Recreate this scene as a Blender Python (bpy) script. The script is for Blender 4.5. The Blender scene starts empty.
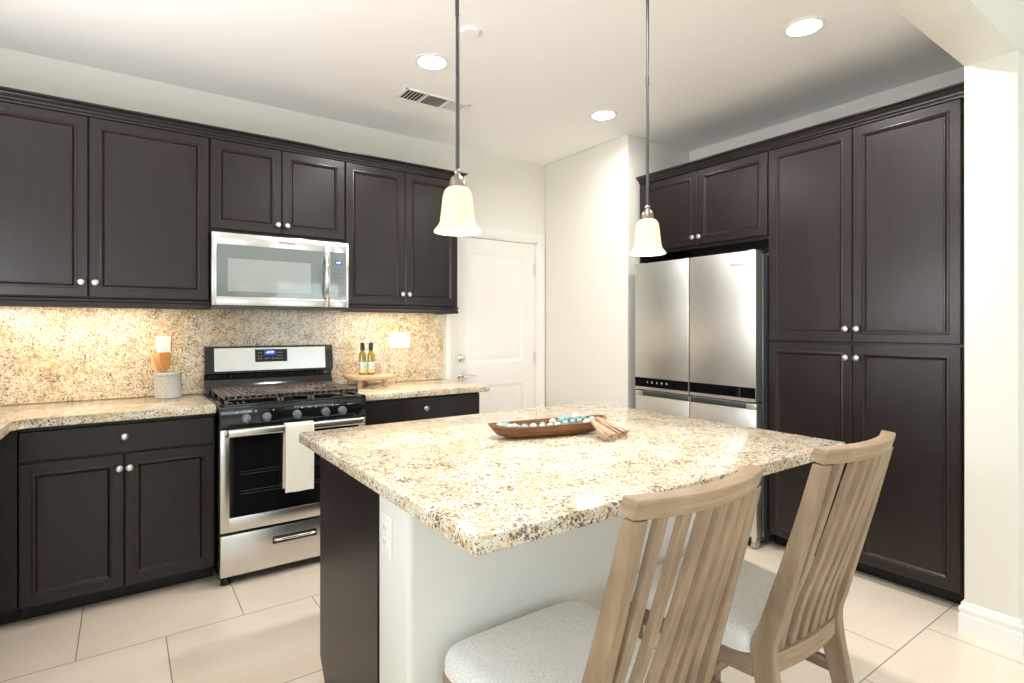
import bpy, bmesh, math, random
from mathutils import Vector, Matrix
random.seed(7)
S = bpy.context.scene
C = S.collection
PI = math.pi

# ------------------------------------------------------------------ camera
cam_d = bpy.data.cameras.new('camera')
cam = bpy.data.objects.new('camera', cam_d); C.objects.link(cam)
cam.location = (0.0, 0.0, 1.312)
cam.rotation_euler = (PI/2, 0, math.radians(54.79 - 90))
cam_d.sensor_fit = 'HORIZONTAL'; cam_d.sensor_width = 36
cam_d.lens = 548.85 / 1024 * 36
cam_d.shift_x = 0.001
cam_d.shift_y = -(341.5 - 327.6) / 1024
cam_d.clip_start = 0.05
S.camera = cam

# ------------------------------------------------------------------ world, exposure
W = bpy.data.worlds.new('world'); S.world = W; W.use_nodes = True
wn = W.node_tree.nodes; wl = W.node_tree.links
bg = wn['Background']
sky = wn.new('ShaderNodeTexSky'); sky.sky_type = 'NISHITA'
sky.sun_elevation = math.radians(50); sky.sun_rotation = math.radians(20); sky.sun_disc = False
wl.new(sky.outputs[0], bg.inputs[0]); bg.inputs[1].default_value = 0.35
S.view_settings.view_transform = 'Standard'
S.view_settings.look = 'None'
S.view_settings.gamma = 1.0
S.view_settings.use_curve_mapping = False
S.view_settings.exposure = 0.66
S.cycles.max_bounces = 10
S.cycles.diffuse_bounces = 8
S.cycles.glossy_bounces = 4
S.cycles.sample_clamp_indirect = 6
S.cycles.caustics_reflective = False
S.cycles.caustics_refractive = False

def area(name, loc, rot, sx, sy, power, col, spread=180):
    d = bpy.data.lights.new(name, 'AREA'); d.shape = 'RECTANGLE'; d.size = sx; d.size_y = sy
    d.energy = power; d.color = col; d.spread = math.radians(spread)
    o = bpy.data.objects.new(name, d); C.objects.link(o); o.location = loc; o.rotation_euler = rot
    return o
DAY = (0.79, 0.91, 1.0)
WARM = (1.0, 0.97, 0.94)
# daylight at unseen windows of dining side and kitchen's left wall, tilted up to brighten the ceiling
area('daylight_sliding_door', (3.3, -3.30, 1.25), (PI/2 + 0.45, 0, 0), 2.3, 2.1, 36, DAY)
area('daylight_dining_window', (-0.6, -3.30, 1.5), (PI/2 + 0.45, 0, 0), 1.6, 1.2, 20, DAY)
area('sink_window_fill', (-0.96, 2.0, 1.65), (PI/2 + 0.80, 0, -PI/2), 1.3, 0.9, 34, (0.97, 0.97, 1.0))  # fill lamp at an unseen window, aimed up to brighten ceiling and right wall
area('side_window_fill', (-2.1, -0.42, 1.35), (PI/2 + 0.35, 0, -PI/2), 1.7, 1.3, 38, DAY)  # fill lamp, set here so its light passes under the header

# ------------------------------------------------------------------ materials
def nodes(name):
    m = bpy.data.materials.new(name); m.use_nodes = True
    nt = m.node_tree; return m, nt.nodes, nt.links, nt.nodes['Principled BSDF']
def mat(name, col, rough=0.5, metal=0.0, spec=0.5, coat=0.0, noise=None, bump=None, emit=None, trans=0, ior=1.45, stretch=(1, 1, 1), sheen=0):
    m, n, l, p = nodes(name)
    p.inputs['Base Color'].default_value = (*col, 1)
    p.inputs['Roughness'].default_value = rough
    p.inputs['Metallic'].default_value = metal
    p.inputs['Specular IOR Level'].default_value = spec
    p.inputs['Coat Weight'].default_value = coat
    p.inputs['IOR'].default_value = ior
    p.inputs['Transmission Weight'].default_value = trans
    if sheen: p.inputs['Sheen Weight'].default_value = sheen
    if emit:
        p.inputs['Emission Color'].default_value = (*emit[0], 1); p.inputs['Emission Strength'].default_value = emit[1]
    tc = n.new('ShaderNodeTexCoord'); mp = n.new('ShaderNodeMapping'); mp.inputs['Scale'].default_value = stretch
    l.new(tc.outputs['Object'], mp.inputs['Vector'])
    if noise:
        sc, amt, col2 = noise
        t = n.new('ShaderNodeTexNoise'); t.inputs['Scale'].default_value = sc; t.inputs['Detail'].default_value = 6
        r = n.new('ShaderNodeValToRGB'); r.color_ramp.elements[0].position = 0.5 - amt; r.color_ramp.elements[1].position = 0.5 + amt
        r.color_ramp.elements[0].color = (*col, 1); r.color_ramp.elements[1].color = (*col2, 1)
        l.new(mp.outputs[0], t.inputs['Vector']); l.new(t.outputs['Fac'], r.inputs[0]); l.new(r.outputs[0], p.inputs['Base Color'])
    if bump:
        sc, st = bump
        t2 = n.new('ShaderNodeTexNoise'); t2.inputs['Scale'].default_value = sc; t2.inputs['Detail'].default_value = 4
        b = n.new('ShaderNodeBump'); b.inputs['Strength'].default_value = st; b.inputs['Distance'].default_value = 0.002
        l.new(mp.outputs[0], t2.inputs['Vector']); l.new(t2.outputs['Fac'], b.inputs['Height']); l.new(b.outputs[0], p.inputs['Normal'])
    return m

def granite():
    m, n, l, p = nodes('granite')
    tc = n.new('ShaderNodeTexCoord')
    def noise(scale, det=3, rough=0.55, off=(0, 0, 0), dist=0.0):
        mp = n.new('ShaderNodeMapping'); mp.inputs['Location'].default_value = off; l.new(tc.outputs['Object'], mp.inputs['Vector'])
        t = n.new('ShaderNodeTexNoise'); t.inputs['Scale'].default_value = scale; t.inputs['Detail'].default_value = det
        t.inputs['Roughness'].default_value = rough; t.inputs['Distortion'].default_value = dist
        l.new(mp.outputs[0], t.inputs['Vector']); return t.outputs['Fac']
    def ramp(src, stops):
        r = n.new('ShaderNodeValToRGB'); cr = r.color_ramp
        while len(cr.elements) < len(stops): cr.elements.new(0.5)
        for e, (pos, c) in zip(cr.elements, stops): e.position = pos; e.color = (*(c if isinstance(c, tuple) else (c, c, c)), 1)
        l.new(src, r.inputs[0]); return r.outputs[0]
    def over(fac, a_, b_):
        m_ = n.new('ShaderNodeMix'); m_.data_type = 'RGBA'; l.new(fac, m_.inputs[0]); l.new(a_, m_.inputs[6])
        if isinstance(b_, tuple): m_.inputs[7].default_value = (*b_, 1)
        else: l.new(b_, m_.inputs[7])
        return m_.outputs[2]
    def plus(src, src2, k):
        m_ = n.new('ShaderNodeMath'); m_.operation = 'MULTIPLY_ADD'; m_.inputs[1].default_value = k; l.new(src2, m_.inputs[0]); l.new(src, m_.inputs[2]); return m_.outputs[0]
    big = noise(7, 4, 0.6, (3, 1, 2))
    col = ramp(plus(noise(48, 4, 0.65), big, 0.5), [(0.62, (0.74, 0.71, 0.63)), (0.74, (0.77, 0.68, 0.51)), (0.85, (0.64, 0.49, 0.31))])
    col = over(ramp(noise(92, 3, 0.6, (5, 2, 7), 0.5), [(0.55, 0.0), (0.60, 0.85)]), col, ramp(noise(30, 2, 0.5, (1, 8, 3)), [(0.44, (0.50, 0.49, 0.40)), (0.52, (0.50, 0.37, 0.22)), (0.60, (0.84, 0.81, 0.75))]))
    col = over(ramp(plus(noise(125, 3, 0.6, (9, 4, 1), 0.6), noise(14, 3, 0.6, (2, 6, 5)), 0.45), [(0.795, 0.0), (0.825, 0.92)]), col, ramp(noise(50, 2, 0.5, (4, 4, 9)), [(0.46, (0.10, 0.085, 0.07)), (0.54, (0.25, 0.155, 0.09))]))
    col = over(ramp(noise(150, 2, 0.5, (7, 7, 2), 0.4), [(0.625, 0.0), (0.65, 0.95)]), col, (0.045, 0.04, 0.036))
    class _o: outputs = {2: col}
    mx2 = _o
    l.new(mx2.outputs[2], p.inputs['Base Color'])
    p.inputs['Roughness'].default_value = 0.13; p.inputs['Specular IOR Level'].default_value = 0.5
    return m

def tiles():
    m, n, l, p = nodes('floor_tile')
    tc = n.new('ShaderNodeTexCoord'); mp = n.new('ShaderNodeMapping'); mp.inputs['Location'].default_value = (-0.147 + 6.04, -0.302 + 6.12, 0)
    l.new(tc.outputs['Object'], mp.inputs['Vector'])
    b = n.new('ShaderNodeTexBrick'); b.offset = 0.5; b.offset_frequency = 2
    b.inputs['Scale'].default_value = 1; b.inputs['Brick Width'].default_value = 0.604; b.inputs['Row Height'].default_value = 0.612
    b.inputs['Mortar Size'].default_value = 0.0022; b.inputs['Mortar Smooth'].default_value = 0.1
    b.inputs['Color1'].default_value = (0.87, 0.775, 0.65, 1); b.inputs['Color2'].default_value = (0.89, 0.80, 0.68, 1)
    b.inputs['Mortar'].default_value = (0.30, 0.24, 0.18, 1)
    l.new(mp.outputs[0], b.inputs['Vector'])
    nz = n.new('ShaderNodeTexNoise'); nz.inputs['Scale'].default_value = 3.5; nz.inputs['Detail'].default_value = 7; nz.inputs['Distortion'].default_value = 0.6
    mp2 = n.new('ShaderNodeMapping'); mp2.inputs['Scale'].default_value = (0.6, 2.2, 1); mp2.inputs['Rotation'].default_value = (0, 0, 0.5)
    l.new(tc.outputs['Object'], mp2.inputs['Vector']); l.new(mp2.outputs[0], nz.inputs['Vector'])
    r = n.new('ShaderNodeValToRGB'); r.color_ramp.elements[0].position = 0.3; r.color_ramp.elements[1].position = 0.75
    r.color_ramp.elements[0].color = (0.93, 0.90, 0.86, 1); r.color_ramp.elements[1].color = (1, 1, 1, 1)
    l.new(nz.outputs['Fac'], r.inputs[0])
    mx = n.new('ShaderNodeMix'); mx.data_type = 'RGBA'; mx.blend_type = 'MULTIPLY'; mx.inputs[0].default_value = 1
    l.new(b.outputs['Color'], mx.inputs[6]); l.new(r.outputs[0], mx.inputs[7]); l.new(mx.outputs[2], p.inputs['Base Color'])
    p.inputs['Roughness'].default_value = 0.32
    bp = n.new('ShaderNodeBump'); bp.inputs['Strength'].default_value = 0.4; bp.inputs['Distance'].default_value = 0.002; bp.invert = True
    l.new(b.outputs['Fac'], bp.inputs['Height']); l.new(bp.outputs[0], p.inputs['Normal'])
    return m

def wood(name, c1, c2, c3, axis, rough=0.5, scale=1.0):
    m, n, l, p = nodes(name)
    tc = n.new('ShaderNodeTexCoord'); mp = n.new('ShaderNodeMapping')
    s = [60 * scale] * 3; s[axis] = 2.4 * scale; s[1] = min(s[1], 9 * scale); mp.inputs['Scale'].default_value = s
    l.new(tc.outputs['Object'], mp.inputs['Vector'])
    t = n.new('ShaderNodeTexNoise'); t.inputs['Scale'].default_value = 1.6; t.inputs['Detail'].default_value = 8; t.inputs['Roughness'].default_value = 0.65; t.inputs['Distortion'].default_value = 0.1
    l.new(mp.outputs[0], t.inputs['Vector'])
    r = n.new('ShaderNodeValToRGB'); cr = r.color_ramp; cr.elements.new(0.5)
    for e, (q, c) in zip(cr.elements, [(0.32, c1), (0.5, c2), (0.68, c3)]): e.position = q; e.color = (*c, 1)
    l.new(t.outputs['Fac'], r.inputs[0])
    t3 = n.new('ShaderNodeTexNoise'); t3.inputs['Scale'].default_value = 7; t3.inputs['Detail'].default_value = 3
    l.new(tc.outputs['Object'], t3.inputs['Vector'])
    mx = n.new('ShaderNodeMix'); mx.data_type = 'RGBA'; mx.blend_type = 'MULTIPLY'
    rr = n.new('ShaderNodeValToRGB'); rr.color_ramp.elements[0].position = 0.35; rr.color_ramp.elements[1].position = 0.65
    rr.color_ramp.elements[0].color = (0.80, 0.78, 0.78, 1); rr.color_ramp.elements[1].color = (1, 1, 1, 1)
    mx.inputs[0].default_value = 1
    l.new(t3.outputs['Fac'], rr.inputs[0]); l.new(r.outputs[0], mx.inputs[6]); l.new(rr.outputs[0], mx.inputs[7])
    l.new(mx.outputs[2], p.inputs['Base Color']); p.inputs['Roughness'].default_value = rough
    b = n.new('ShaderNodeBump'); b.inputs['Strength'].default_value = 0.25; b.inputs['Distance'].default_value = 0.001
    l.new(t.outputs['Fac'], b.inputs['Height']); l.new(b.outputs[0], p.inputs['Normal'])
    return m

def fabric():
    m, n, l, p = nodes('seat_fabric')
    tc = n.new('ShaderNodeTexCoord')
    t = n.new('ShaderNodeTexNoise'); t.inputs['Scale'].default_value = 260; t.inputs['Detail'].default_value = 3
    l.new(tc.outputs['Object'], t.inputs['Vector'])
    r = n.new('ShaderNodeValToRGB'); r.color_ramp.elements[0].position = 0.35; r.color_ramp.elements[1].position = 0.65
    r.color_ramp.elements[0].color = (0.66, 0.67, 0.665, 1); r.color_ramp.elements[1].color = (0.88, 0.885, 0.87, 1)
    l.new(t.outputs['Fac'], r.inputs[0]); l.new(r.outputs[0], p.inputs['Base Color']); p.inputs['Roughness'].default_value = 0.95
    b = n.new('ShaderNodeBump'); b.inputs['Strength'].default_value = 0.4; b.inputs['Distance'].default_value = 0.001
    l.new(t.outputs['Fac'], b.inputs['Height']); l.new(b.outputs[0], p.inputs['Normal'])
    return m

def shade_glass():
    m, n, l, p = nodes('frosted_shade')
    p.inputs['Base Color'].default_value = (1.0, 0.93, 0.80, 1); p.inputs['Roughness'].default_value = 0.35
    p.inputs['Emission Color'].default_value = (1.0, 0.72, 0.40, 1); p.inputs['Emission Strength'].default_value = 0.85
    tr = n.new('ShaderNodeBsdfTranslucent'); tr.inputs['Color'].default_value = (0.34, 0.26, 0.16, 1)
    mx = n.new('ShaderNodeMixShader'); mx.inputs[0].default_value = 0.6
    out = n['Material Output']
    l.new(p.outputs[0], mx.inputs[1]); l.new(tr.outputs[0], mx.inputs[2]); l.new(mx.outputs[0], out.inputs[0])
    return m

M = {}
M['wall'] = mat('cream_wall_paint', (0.80, 0.785, 0.725), 0.75, bump=(220, 0.12))
M['ceiling'] = mat('ceiling_paint', (0.90, 0.895, 0.885), 0.85, bump=(160, 0.12))
M['white'] = mat('white_gloss_paint', (0.86, 0.86, 0.85), 0.38)
M['doorpaint'] = mat('door_paint', (0.84, 0.82, 0.78), 0.42)
M['espresso'] = mat('espresso_wood', (0.011, 0.0068, 0.0072), 0.32, spec=0.5, coat=0.0, noise=(3.0, 0.25, (0.019, 0.012, 0.0115)), stretch=(14, 14, 1.5))
M['worn_glint'] = mat('rubbed_edge_glint', (0.085, 0.050, 0.040), 0.20)  # rubbed brown finish, lightened to paint in highlights along the mouldings
M['toekick'] = mat('toe_kick_wood', (0.010, 0.008, 0.007), 0.5)
M['granite'] = granite()
M['tile'] = tiles()
M['steel'] = mat('brushed_steel', (0.66, 0.64, 0.61), 0.27, metal=1.0, bump=(4, 0.06), stretch=(1, 1, 260))
M['steel_fridge'] = mat('fingerprint_proof_steel', (0.66, 0.655, 0.625), 0.40, metal=1.0, bump=(4, 0.05), stretch=(1, 1, 240))
M['chrome'] = mat('polished_chrome', (0.80, 0.79, 0.77), 0.12, metal=1.0)
M['nickel'] = mat('satin_nickel', (0.72, 0.70, 0.67), 0.28, metal=1.0)
M['pewter'] = mat('pewter_metal', (0.085, 0.088, 0.088), 0.42, metal=0.7)
M['capmetal'] = mat('bronze_nickel', (0.33, 0.28, 0.25), 0.30, metal=1.0)
M['blackgloss'] = mat('black_enamel', (0.008, 0.009, 0.010), 0.10, coat=0.4)
M['blackglass'] = mat('black_glass', (0.004, 0.004, 0.005), 0.04, coat=0.5)
M['blackmatte'] = mat('black_plastic', (0.015, 0.015, 0.016), 0.45)
M['darkgrey'] = mat('dark_grey_cabinet_steel', (0.075, 0.085, 0.10), 0.35, metal=0.4)
M['castiron'] = mat('cast_iron', (0.13, 0.105, 0.097), 0.40, bump=(120, 0.5))
M['mwglass'] = mat('tinted_oven_glass', (0.17, 0.20, 0.195), 0.07, coat=0.8, spec=0.8)
M['mwscreen'] = mat('microwave_screen_mesh', (0.30, 0.34, 0.32), 0.12, coat=0.6)
M['knobgrey'] = mat('grey_knob_plastic', (0.25, 0.28, 0.30), 0.3, metal=0.6)
M['plate'] = mat('white_plastic', (0.88, 0.88, 0.86), 0.35)
M['bluelcd'] = mat('blue_display', (0.01, 0.02, 0.10), 0.2, emit=((0.06, 0.12, 0.9), 0.55))
M['lcdtext'] = mat('lit_digits', (0.6, 0.7, 1.0), 0.3, emit=((0.55, 0.72, 1.0), 1.6))
M['ink'] = mat('grey_print', (0.06, 0.06, 0.06), 0.4)
M['iconw'] = mat('white_print', (0.55, 0.55, 0.55), 0.5)
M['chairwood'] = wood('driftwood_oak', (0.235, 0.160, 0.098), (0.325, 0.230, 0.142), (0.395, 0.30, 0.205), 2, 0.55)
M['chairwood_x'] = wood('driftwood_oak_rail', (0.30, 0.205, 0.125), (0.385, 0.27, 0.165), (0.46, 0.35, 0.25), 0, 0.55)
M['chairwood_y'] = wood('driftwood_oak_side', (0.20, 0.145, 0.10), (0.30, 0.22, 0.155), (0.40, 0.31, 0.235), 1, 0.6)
M['fabric'] = fabric()
M['bowlwood'] = wood('carved_dark_wood', (0.075, 0.028, 0.012), (0.17, 0.070, 0.026), (0.31, 0.145, 0.055), 0, 0.45, 1.3)
M['rawwood'] = wood('pale_beech', (0.52, 0.34, 0.20), (0.66, 0.46, 0.29), (0.74, 0.56, 0.38), 0, 0.5)
M['spoonwood'] = mat('spoon_wood', (0.72, 0.44, 0.18), 0.5, noise=(30, 0.2, (0.78, 0.53, 0.25)))
M['spoondark'] = mat('spoon_wood_orange', (0.62, 0.27, 0.07), 0.5, noise=(30, 0.2, (0.50, 0.20, 0.05)))
M['crock'] = mat('speckled_stoneware', (0.36, 0.375, 0.36), 0.6, noise=(150, 0.12, (0.52, 0.53, 0.50)), bump=(120, 0.3))
M['oil'] = mat('olive_oil_bottle', (0.36, 0.29, 0.02), 0.06, trans=0.35, coat=0.5)
M['label'] = mat('bottle_label', (0.75, 0.80, 0.74), 0.5, noise=(60, 0.05, (0.42, 0.60, 0.48)))
M['labely'] = mat('bottle_label_band', (0.72, 0.62, 0.18), 0.5)
M['rose'] = mat('dusty_pink_ceramic', (0.50, 0.36, 0.31), 0.5)
M['bead1'] = mat('aqua_bead', (0.17, 0.31, 0.30), 0.5, noise=(40, 0.2, (0.30, 0.45, 0.43)))
M['bead2'] = mat('pale_bead', (0.42, 0.49, 0.44), 0.55, noise=(40, 0.2, (0.60, 0.64, 0.58)))
M['jute'] = mat('jute_twine', (0.36, 0.235, 0.15), 0.9, noise=(60, 0.2, (0.52, 0.38, 0.27)), stretch=(1, 1, 1))
M['towel'] = mat('waffle_towel', (0.78, 0.77, 0.68), 0.95, bump=(300, 0.6))
M['shade'] = shade_glass()
M['bulb'] = mat('lit_bulb', (1, 0.9, 0.7), 0.4, emit=((1.0, 0.85, 0.62), 9))
M['lens'] = mat('lit_diffuser', (1, 1, 1), 0.4, emit=((1.0, 0.95, 0.87), 14))
M['ventdark'] = mat('duct_shadow_metal', (0.05, 0.05, 0.05), 0.8)
M['leaf'] = mat('garden_leaves', (0.06, 0.16, 0.05), 0.7, noise=(4, 0.1, (0.22, 0.42, 0.16)))
M['grass'] = mat('garden_lawn', (0.20, 0.33, 0.12), 0.9, noise=(2, 0.2, (0.30, 0.42, 0.18)))
M['glass'] = mat('window_glass', (1, 1, 1), 0.0, trans=1.0, ior=1.01, spec=0.3)

# ------------------------------------------------------------------ mesh builder
class MB:
    def __init__(s): s.bm = bmesh.new(); s.mi = 0
    def _m(s, faces):
        for f in faces: f.material_index = s.mi
    def box(s, x0, x1, y0, y1, z0, z1, bev=0.0, seg=2):
        x0, x1 = sorted((x0, x1)); y0, y1 = sorted((y0, y1)); z0, z1 = sorted((z0, z1))
        v = [s.bm.verts.new((x, y, z)) for x in (x0, x1) for y in (y0, y1) for z in (z0, z1)]
        F = [s.bm.faces.new([v[i] for i in q]) for q in ((0,1,3,2),(4,6,7,5),(0,4,5,1),(2,3,7,6),(0,2,6,4),(1,5,7,3))]
        s._m(F)
        if bev:
            es = list({e for f in F for e in f.edges})
            r = bmesh.ops.bevel(s.bm, geom=es, offset=bev, segments=seg, profile=0.5, affect='EDGES')
            s._m(r['faces'])
        return s
    def loft(s, loops, cap=True, closed=True):
        vs = [[s.bm.verts.new(p) for p in lp] for lp in loops]
        n = len(vs[0]); F = []
        for a, b in zip(vs[:-1], vs[1:]):
            for i in range(n if closed else n - 1):
                j = (i + 1) % n
                F.append(s.bm.faces.new((a[i], a[j], b[j], b[i])))
        if cap:
            F.append(s.bm.faces.new(list(reversed(vs[0])))); F.append(s.bm.faces.new(vs[-1]))
        s._m(F); return s
    def lathe(s, prof, o=(0, 0, 0), axis=(0, 0, 1), seg=32, cap=True):
        ax = Vector(axis).normalized(); u = ax.orthogonal().normalized(); w = ax.cross(u); o = Vector(o)
        loops = [[o + ax * h + (u * math.cos(2*PI*i/seg) + w * math.sin(2*PI*i/seg)) * max(r, 1e-4) for i in range(seg)] for r, h in prof]
        return s.loft(loops, cap)
    def cyl(s, p0, p1, r0, r1=None, seg=16):
        p0 = Vector(p0); p1 = Vector(p1); d = p1 - p0
        return s.lathe([(r0, 0), (r0 if r1 is None else r1, d.length)], p0, d, seg)
    def tube(s, pts, r, seg=10, sq=None):
        pts = [Vector(p) for p in pts]; loops = []
        up = None
        for i, p in enumerate(pts):
            t = (pts[min(i+1, len(pts)-1)] - pts[max(i-1, 0)]).normalized()
            if up is None: up = t.orthogonal().normalized()
            up = (up - t * up.dot(t)).normalized(); w = t.cross(up)
            rr = r[i] if isinstance(r, (list, tuple)) else r
            loops.append([p + (up * math.cos(2*PI*k/seg) + w * math.sin(2*PI*k/seg)) * rr for k in range(seg)])
        return s.loft(loops)
    def prism(s, poly, z0, z1, bev=0.0):
        a = [s.bm.verts.new((x, y, z0)) for x, y in poly]; b = [s.bm.verts.new((x, y, z1)) for x, y in poly]
        n = len(poly); F = [s.bm.faces.new(list(reversed(a))), s.bm.faces.new(b)]
        for i in range(n): j = (i+1) % n; F.append(s.bm.faces.new((a[i], a[j], b[j], b[i])))
        s._m(F)
        if bev:
            es = list({e for f in F for e in f.edges})
            r = bmesh.ops.bevel(s.bm, geom=es, offset=bev, segments=2, profile=0.5, affect='EDGES'); s._m(r['faces'])
        return s
    def sweep(s, prof, path, side=1):
        # prof: (outward, z) ; path: plan points ; mitred corners
        P = [Vector((p[0], p[1])) for p in path]; loops = []
        for i, p in enumerate(P):
            d0 = (P[i] - P[i-1]).normalized() if i > 0 else None
            d1 = (P[i+1] - P[i]).normalized() if i < len(P)-1 else None
            nrm = lambda d: Vector((d.y, -d.x)) * side
            if d0 is None: m_ = nrm(d1)
            elif d1 is None: m_ = nrm(d0)
            else:
                a, b = nrm(d0), nrm(d1); m_ = (a + b).normalized(); m_ = m_ / max(0.2, m_.dot(a))
            loops.append([(p.x + m_.x * o, p.y + m_.y * o, z) for o, z in prof])
        return s.loft(loops)
    def ball(s, c, r, u=12, v=8, sc=(1, 1, 1)):
        x = bmesh.ops.create_uvsphere(s.bm, u_segments=u, v_segments=v, radius=r, matrix=Matrix.Translation(c) @ Matrix.Diagonal((*sc, 1)))
        s._m({f for vv in x['verts'] for f in vv.link_faces}); return s
    def build(s, name, mats, parent=None, world=True, angle=35):
        bm = s.bm
        bmesh.ops.recalc_face_normals(bm, faces=bm.faces)
        if parent is not None and world:
            root = parent
            while root.parent: root = root.parent
            bm.transform((Matrix.Translation(root.location) @ Matrix.Rotation(root.rotation_euler.z, 4, 'Z')).inverted())
        me = bpy.data.meshes.new(name); 
        lim = math.radians(angle)
        for f in bm.faces: f.smooth = True
        for e in bm.edges:
            if len(e.link_faces) != 2 or e.calc_face_angle(0) > lim: e.smooth = False
        bm.to_mesh(me); bm.free()
        for m_ in (mats if isinstance(mats, (list, tuple)) else [mats]): me.materials.append(M[m_] if isinstance(m_, str) else m_)
        o = bpy.data.objects.new(name, me); C.objects.link(o)
        if parent is not None: o.parent = parent
        return o

def tag(o, label, cat, group=None):
    o['label'] = label; o['category'] = cat
    if group: o['group'] = group
    return o
def thing(name, label, cat, loc=(0, 0, 0), rz=0.0, group=None):
    o = bpy.data.objects.new(name, None); C.objects.link(o); o.empty_display_size = 0.1
    o.location = loc; o.rotation_euler = (0, 0, rz)
    return tag(o, label, cat, group)
def struct(o): o['kind'] = 'structure'; return o
def copy_tree(o, parent=None):
    c = o.copy(); C.objects.link(c); c.parent = parent
    for ch in list(o.children): copy_tree(ch, c)
    return c
def text(name, body, size, loc, rot, m, parent, ext=0.0004):
    cu = bpy.data.curves.new(name, 'FONT'); cu.body = body; cu.size = size; cu.extrude = ext; cu.align_x = 'CENTER'; cu.align_y = 'CENTER'
    tmp = bpy.data.objects.new('tmp_text', cu)
    me = bpy.data.meshes.new_from_object(tmp); bpy.data.objects.remove(tmp)
    root = parent
    while root.parent: root = root.parent
    Mw = Matrix.LocRotScale(Vector(loc), __import__('mathutils').Euler(rot), None)
    Mr = (Matrix.Translation(root.location) @ Matrix.Rotation(root.rotation_euler.z, 4, 'Z')).inverted()
    me.transform(Mr @ Mw); me.materials.clear(); me.materials.append(M[m])
    o = bpy.data.objects.new(name, me); C.objects.link(o); o.parent = parent; return o

# ------------------------------------------------------------------ measures
Yw = 3.796; H = 2.745
YU = Yw - 0.344     # front of the wall cabinet doors
YB = Yw - 0.62      # front of the base cabinet doors
X0 = 0.3896; X1 = 1.1505
XP = 3.137          # front of the tall cabinet doors
XR = 3.768          # right kitchen wall
XC = 3.043          # corner wall
YC = 2.817

# ------------------------------------------------------------------ room shell
struct(MB().box(-2.3, 5.2, -3.6, 3.95, -0.1, 0).build('floor', 'tile'))
struct(MB().box(-2.3, 5.2, -3.6, 3.95, H, H + 0.1).build('ceiling', 'ceiling'))
DX0, DX1, DZ = 2.125, 2.955, 2.055
w = MB().box(-1.15, DX0, Yw, Yw + 0.13, 0, H).box(DX1, 3.9, Yw, Yw + 0.13, 0, H).box(DX0, DX1, Yw, Yw + 0.13, DZ, H)
struct(w.build('wall_back', 'wall'))
w = MB()
for r_ in (0,):
    w.box(XC, XR + 0.13, YC, Yw, 0, H, 0.012, 3)
struct(w.build('wall_corner', 'wall'))
struct(MB().box(XR, XR + 0.13, 0.80, YC + 0.01, 0, H).build('wall_right', 'wall'))
struct(MB().box(2.95, 5.1, 0.628, 0.805, 0, 2.45, 0.008, 2).build('wall_end', 'wall'))
struct(MB().box(-2.2, 5.1, 0.628, 0.805, 2.433, H + 0.01, 0.006, 2).build('wall_header', 'wall'))
# kitchen left wall with the sink window (left of the photo)
def wall_with_holes(name, axis, c0, c1, a0, a1, holes):
    w = MB(); cur = a0
    def put(p, q, z0, z1):
        if axis == 'x': w.box(c0, c1, p, q, z0, z1)
        else: w.box(p, q, c0, c1, z0, z1)
    for (h0, h1, z0, z1) in sorted(holes):
        put(cur, h0, 0, H); put(h0, h1, z1, H)
        if z0 > 0: put(h0, h1, 0, z0)
        cur = h1
    put(cur, a1, 0, H)
    return struct(w.build(name, 'wall'))
wall_with_holes('wall_left', 'x', -1.18, -1.05, 0.80, Yw + 0.13, [(1.35, 2.45, 1.15, 2.1)])
wall_with_holes('wall_dining_left', 'x', -2.3, -2.17, -3.5, 0.80, [(-1.35, 0.5, 0.65, 2.15)])
struct(MB().box(-2.17, -1.05, 0.66, 0.805, 0, 2.45).build('wall_dining_back', 'wall'))
wall_with_holes('wall_front', 'y', -3.53, -3.40, -2.3, 5.2, [(-1.4, 0.2, 0.9, 2.1), (0.95, 1.75, 0.9, 2.1), (2.15, 4.45, 0.02, 2.15)])
struct(MB().box(5.05, 5.18, -3.5, 0.7, 0, H).build('wall_dining_right', 'wall'))
def window(n, axis, c, a0, a1, z0, z1, bars=1):
    f = MB(); t = 0.05
    def put(m_, p, q, u, v, d=0.03):
        if axis == 'x': m_.box(c - d, c + d, p, q, u, v)
        else: m_.box(p, q, c - d, c + d, u, v)
    put(f, a0, a1, z0, z0 + t); put(f, a0, a1, z1 - t, z1); put(f, a0, a0 + t, z0, z1); put(f, a1 - t, a1, z0, z1)
    for k in range(1, bars + 1):
        x = a0 + (a1 - a0) * k / (bars + 1); put(f, x - 0.02, x + 0.02, z0, z1)
    o = struct(f.build('window_%d' % n, 'white'))
    g = MB(); put(g, a0 + t, a1 - t, z0 + t, z1 - t, 0.003); g.build('glass', 'glass', o, world=False)
window(1, 'x', -1.115, 1.35, 2.45, 1.15, 2.1)
window(2, 'x', -2.235, -1.35, 0.5, 0.65, 2.15)  # unseen window, placed to let fill light in under the header
window(3, 'y', -3.46, -1.4, 0.2, 0.9, 2.1)
window(4, 'y', -3.46, 0.95, 1.75, 0.9, 2.1, 0)
window(5, 'y', -3.46, 2.15, 4.45, 0.02, 2.15)

# baseboards
bbp = [(0, 0), (0.016, 0), (0.016, 0.082), (0.012, 0.086), (0.012, 0.098), (0.0155, 0.102), (0.0155, 0.113), (0.009, 0.119), (0.008, 0.132), (0.004, 0.136), (0, 0.136)]
struct(MB().sweep(bbp, [(5.05, 0.628), (2.95, 0.628), (2.95, 0.805), (3.14, 0.805)], -1).build('baseboard_right', 'white'))
struct(MB().sweep(bbp, [(3.04, Yw - 0.02), (XC, YC), (3.10, YC)], -1).build('baseboard_corner', 'white'))

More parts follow.
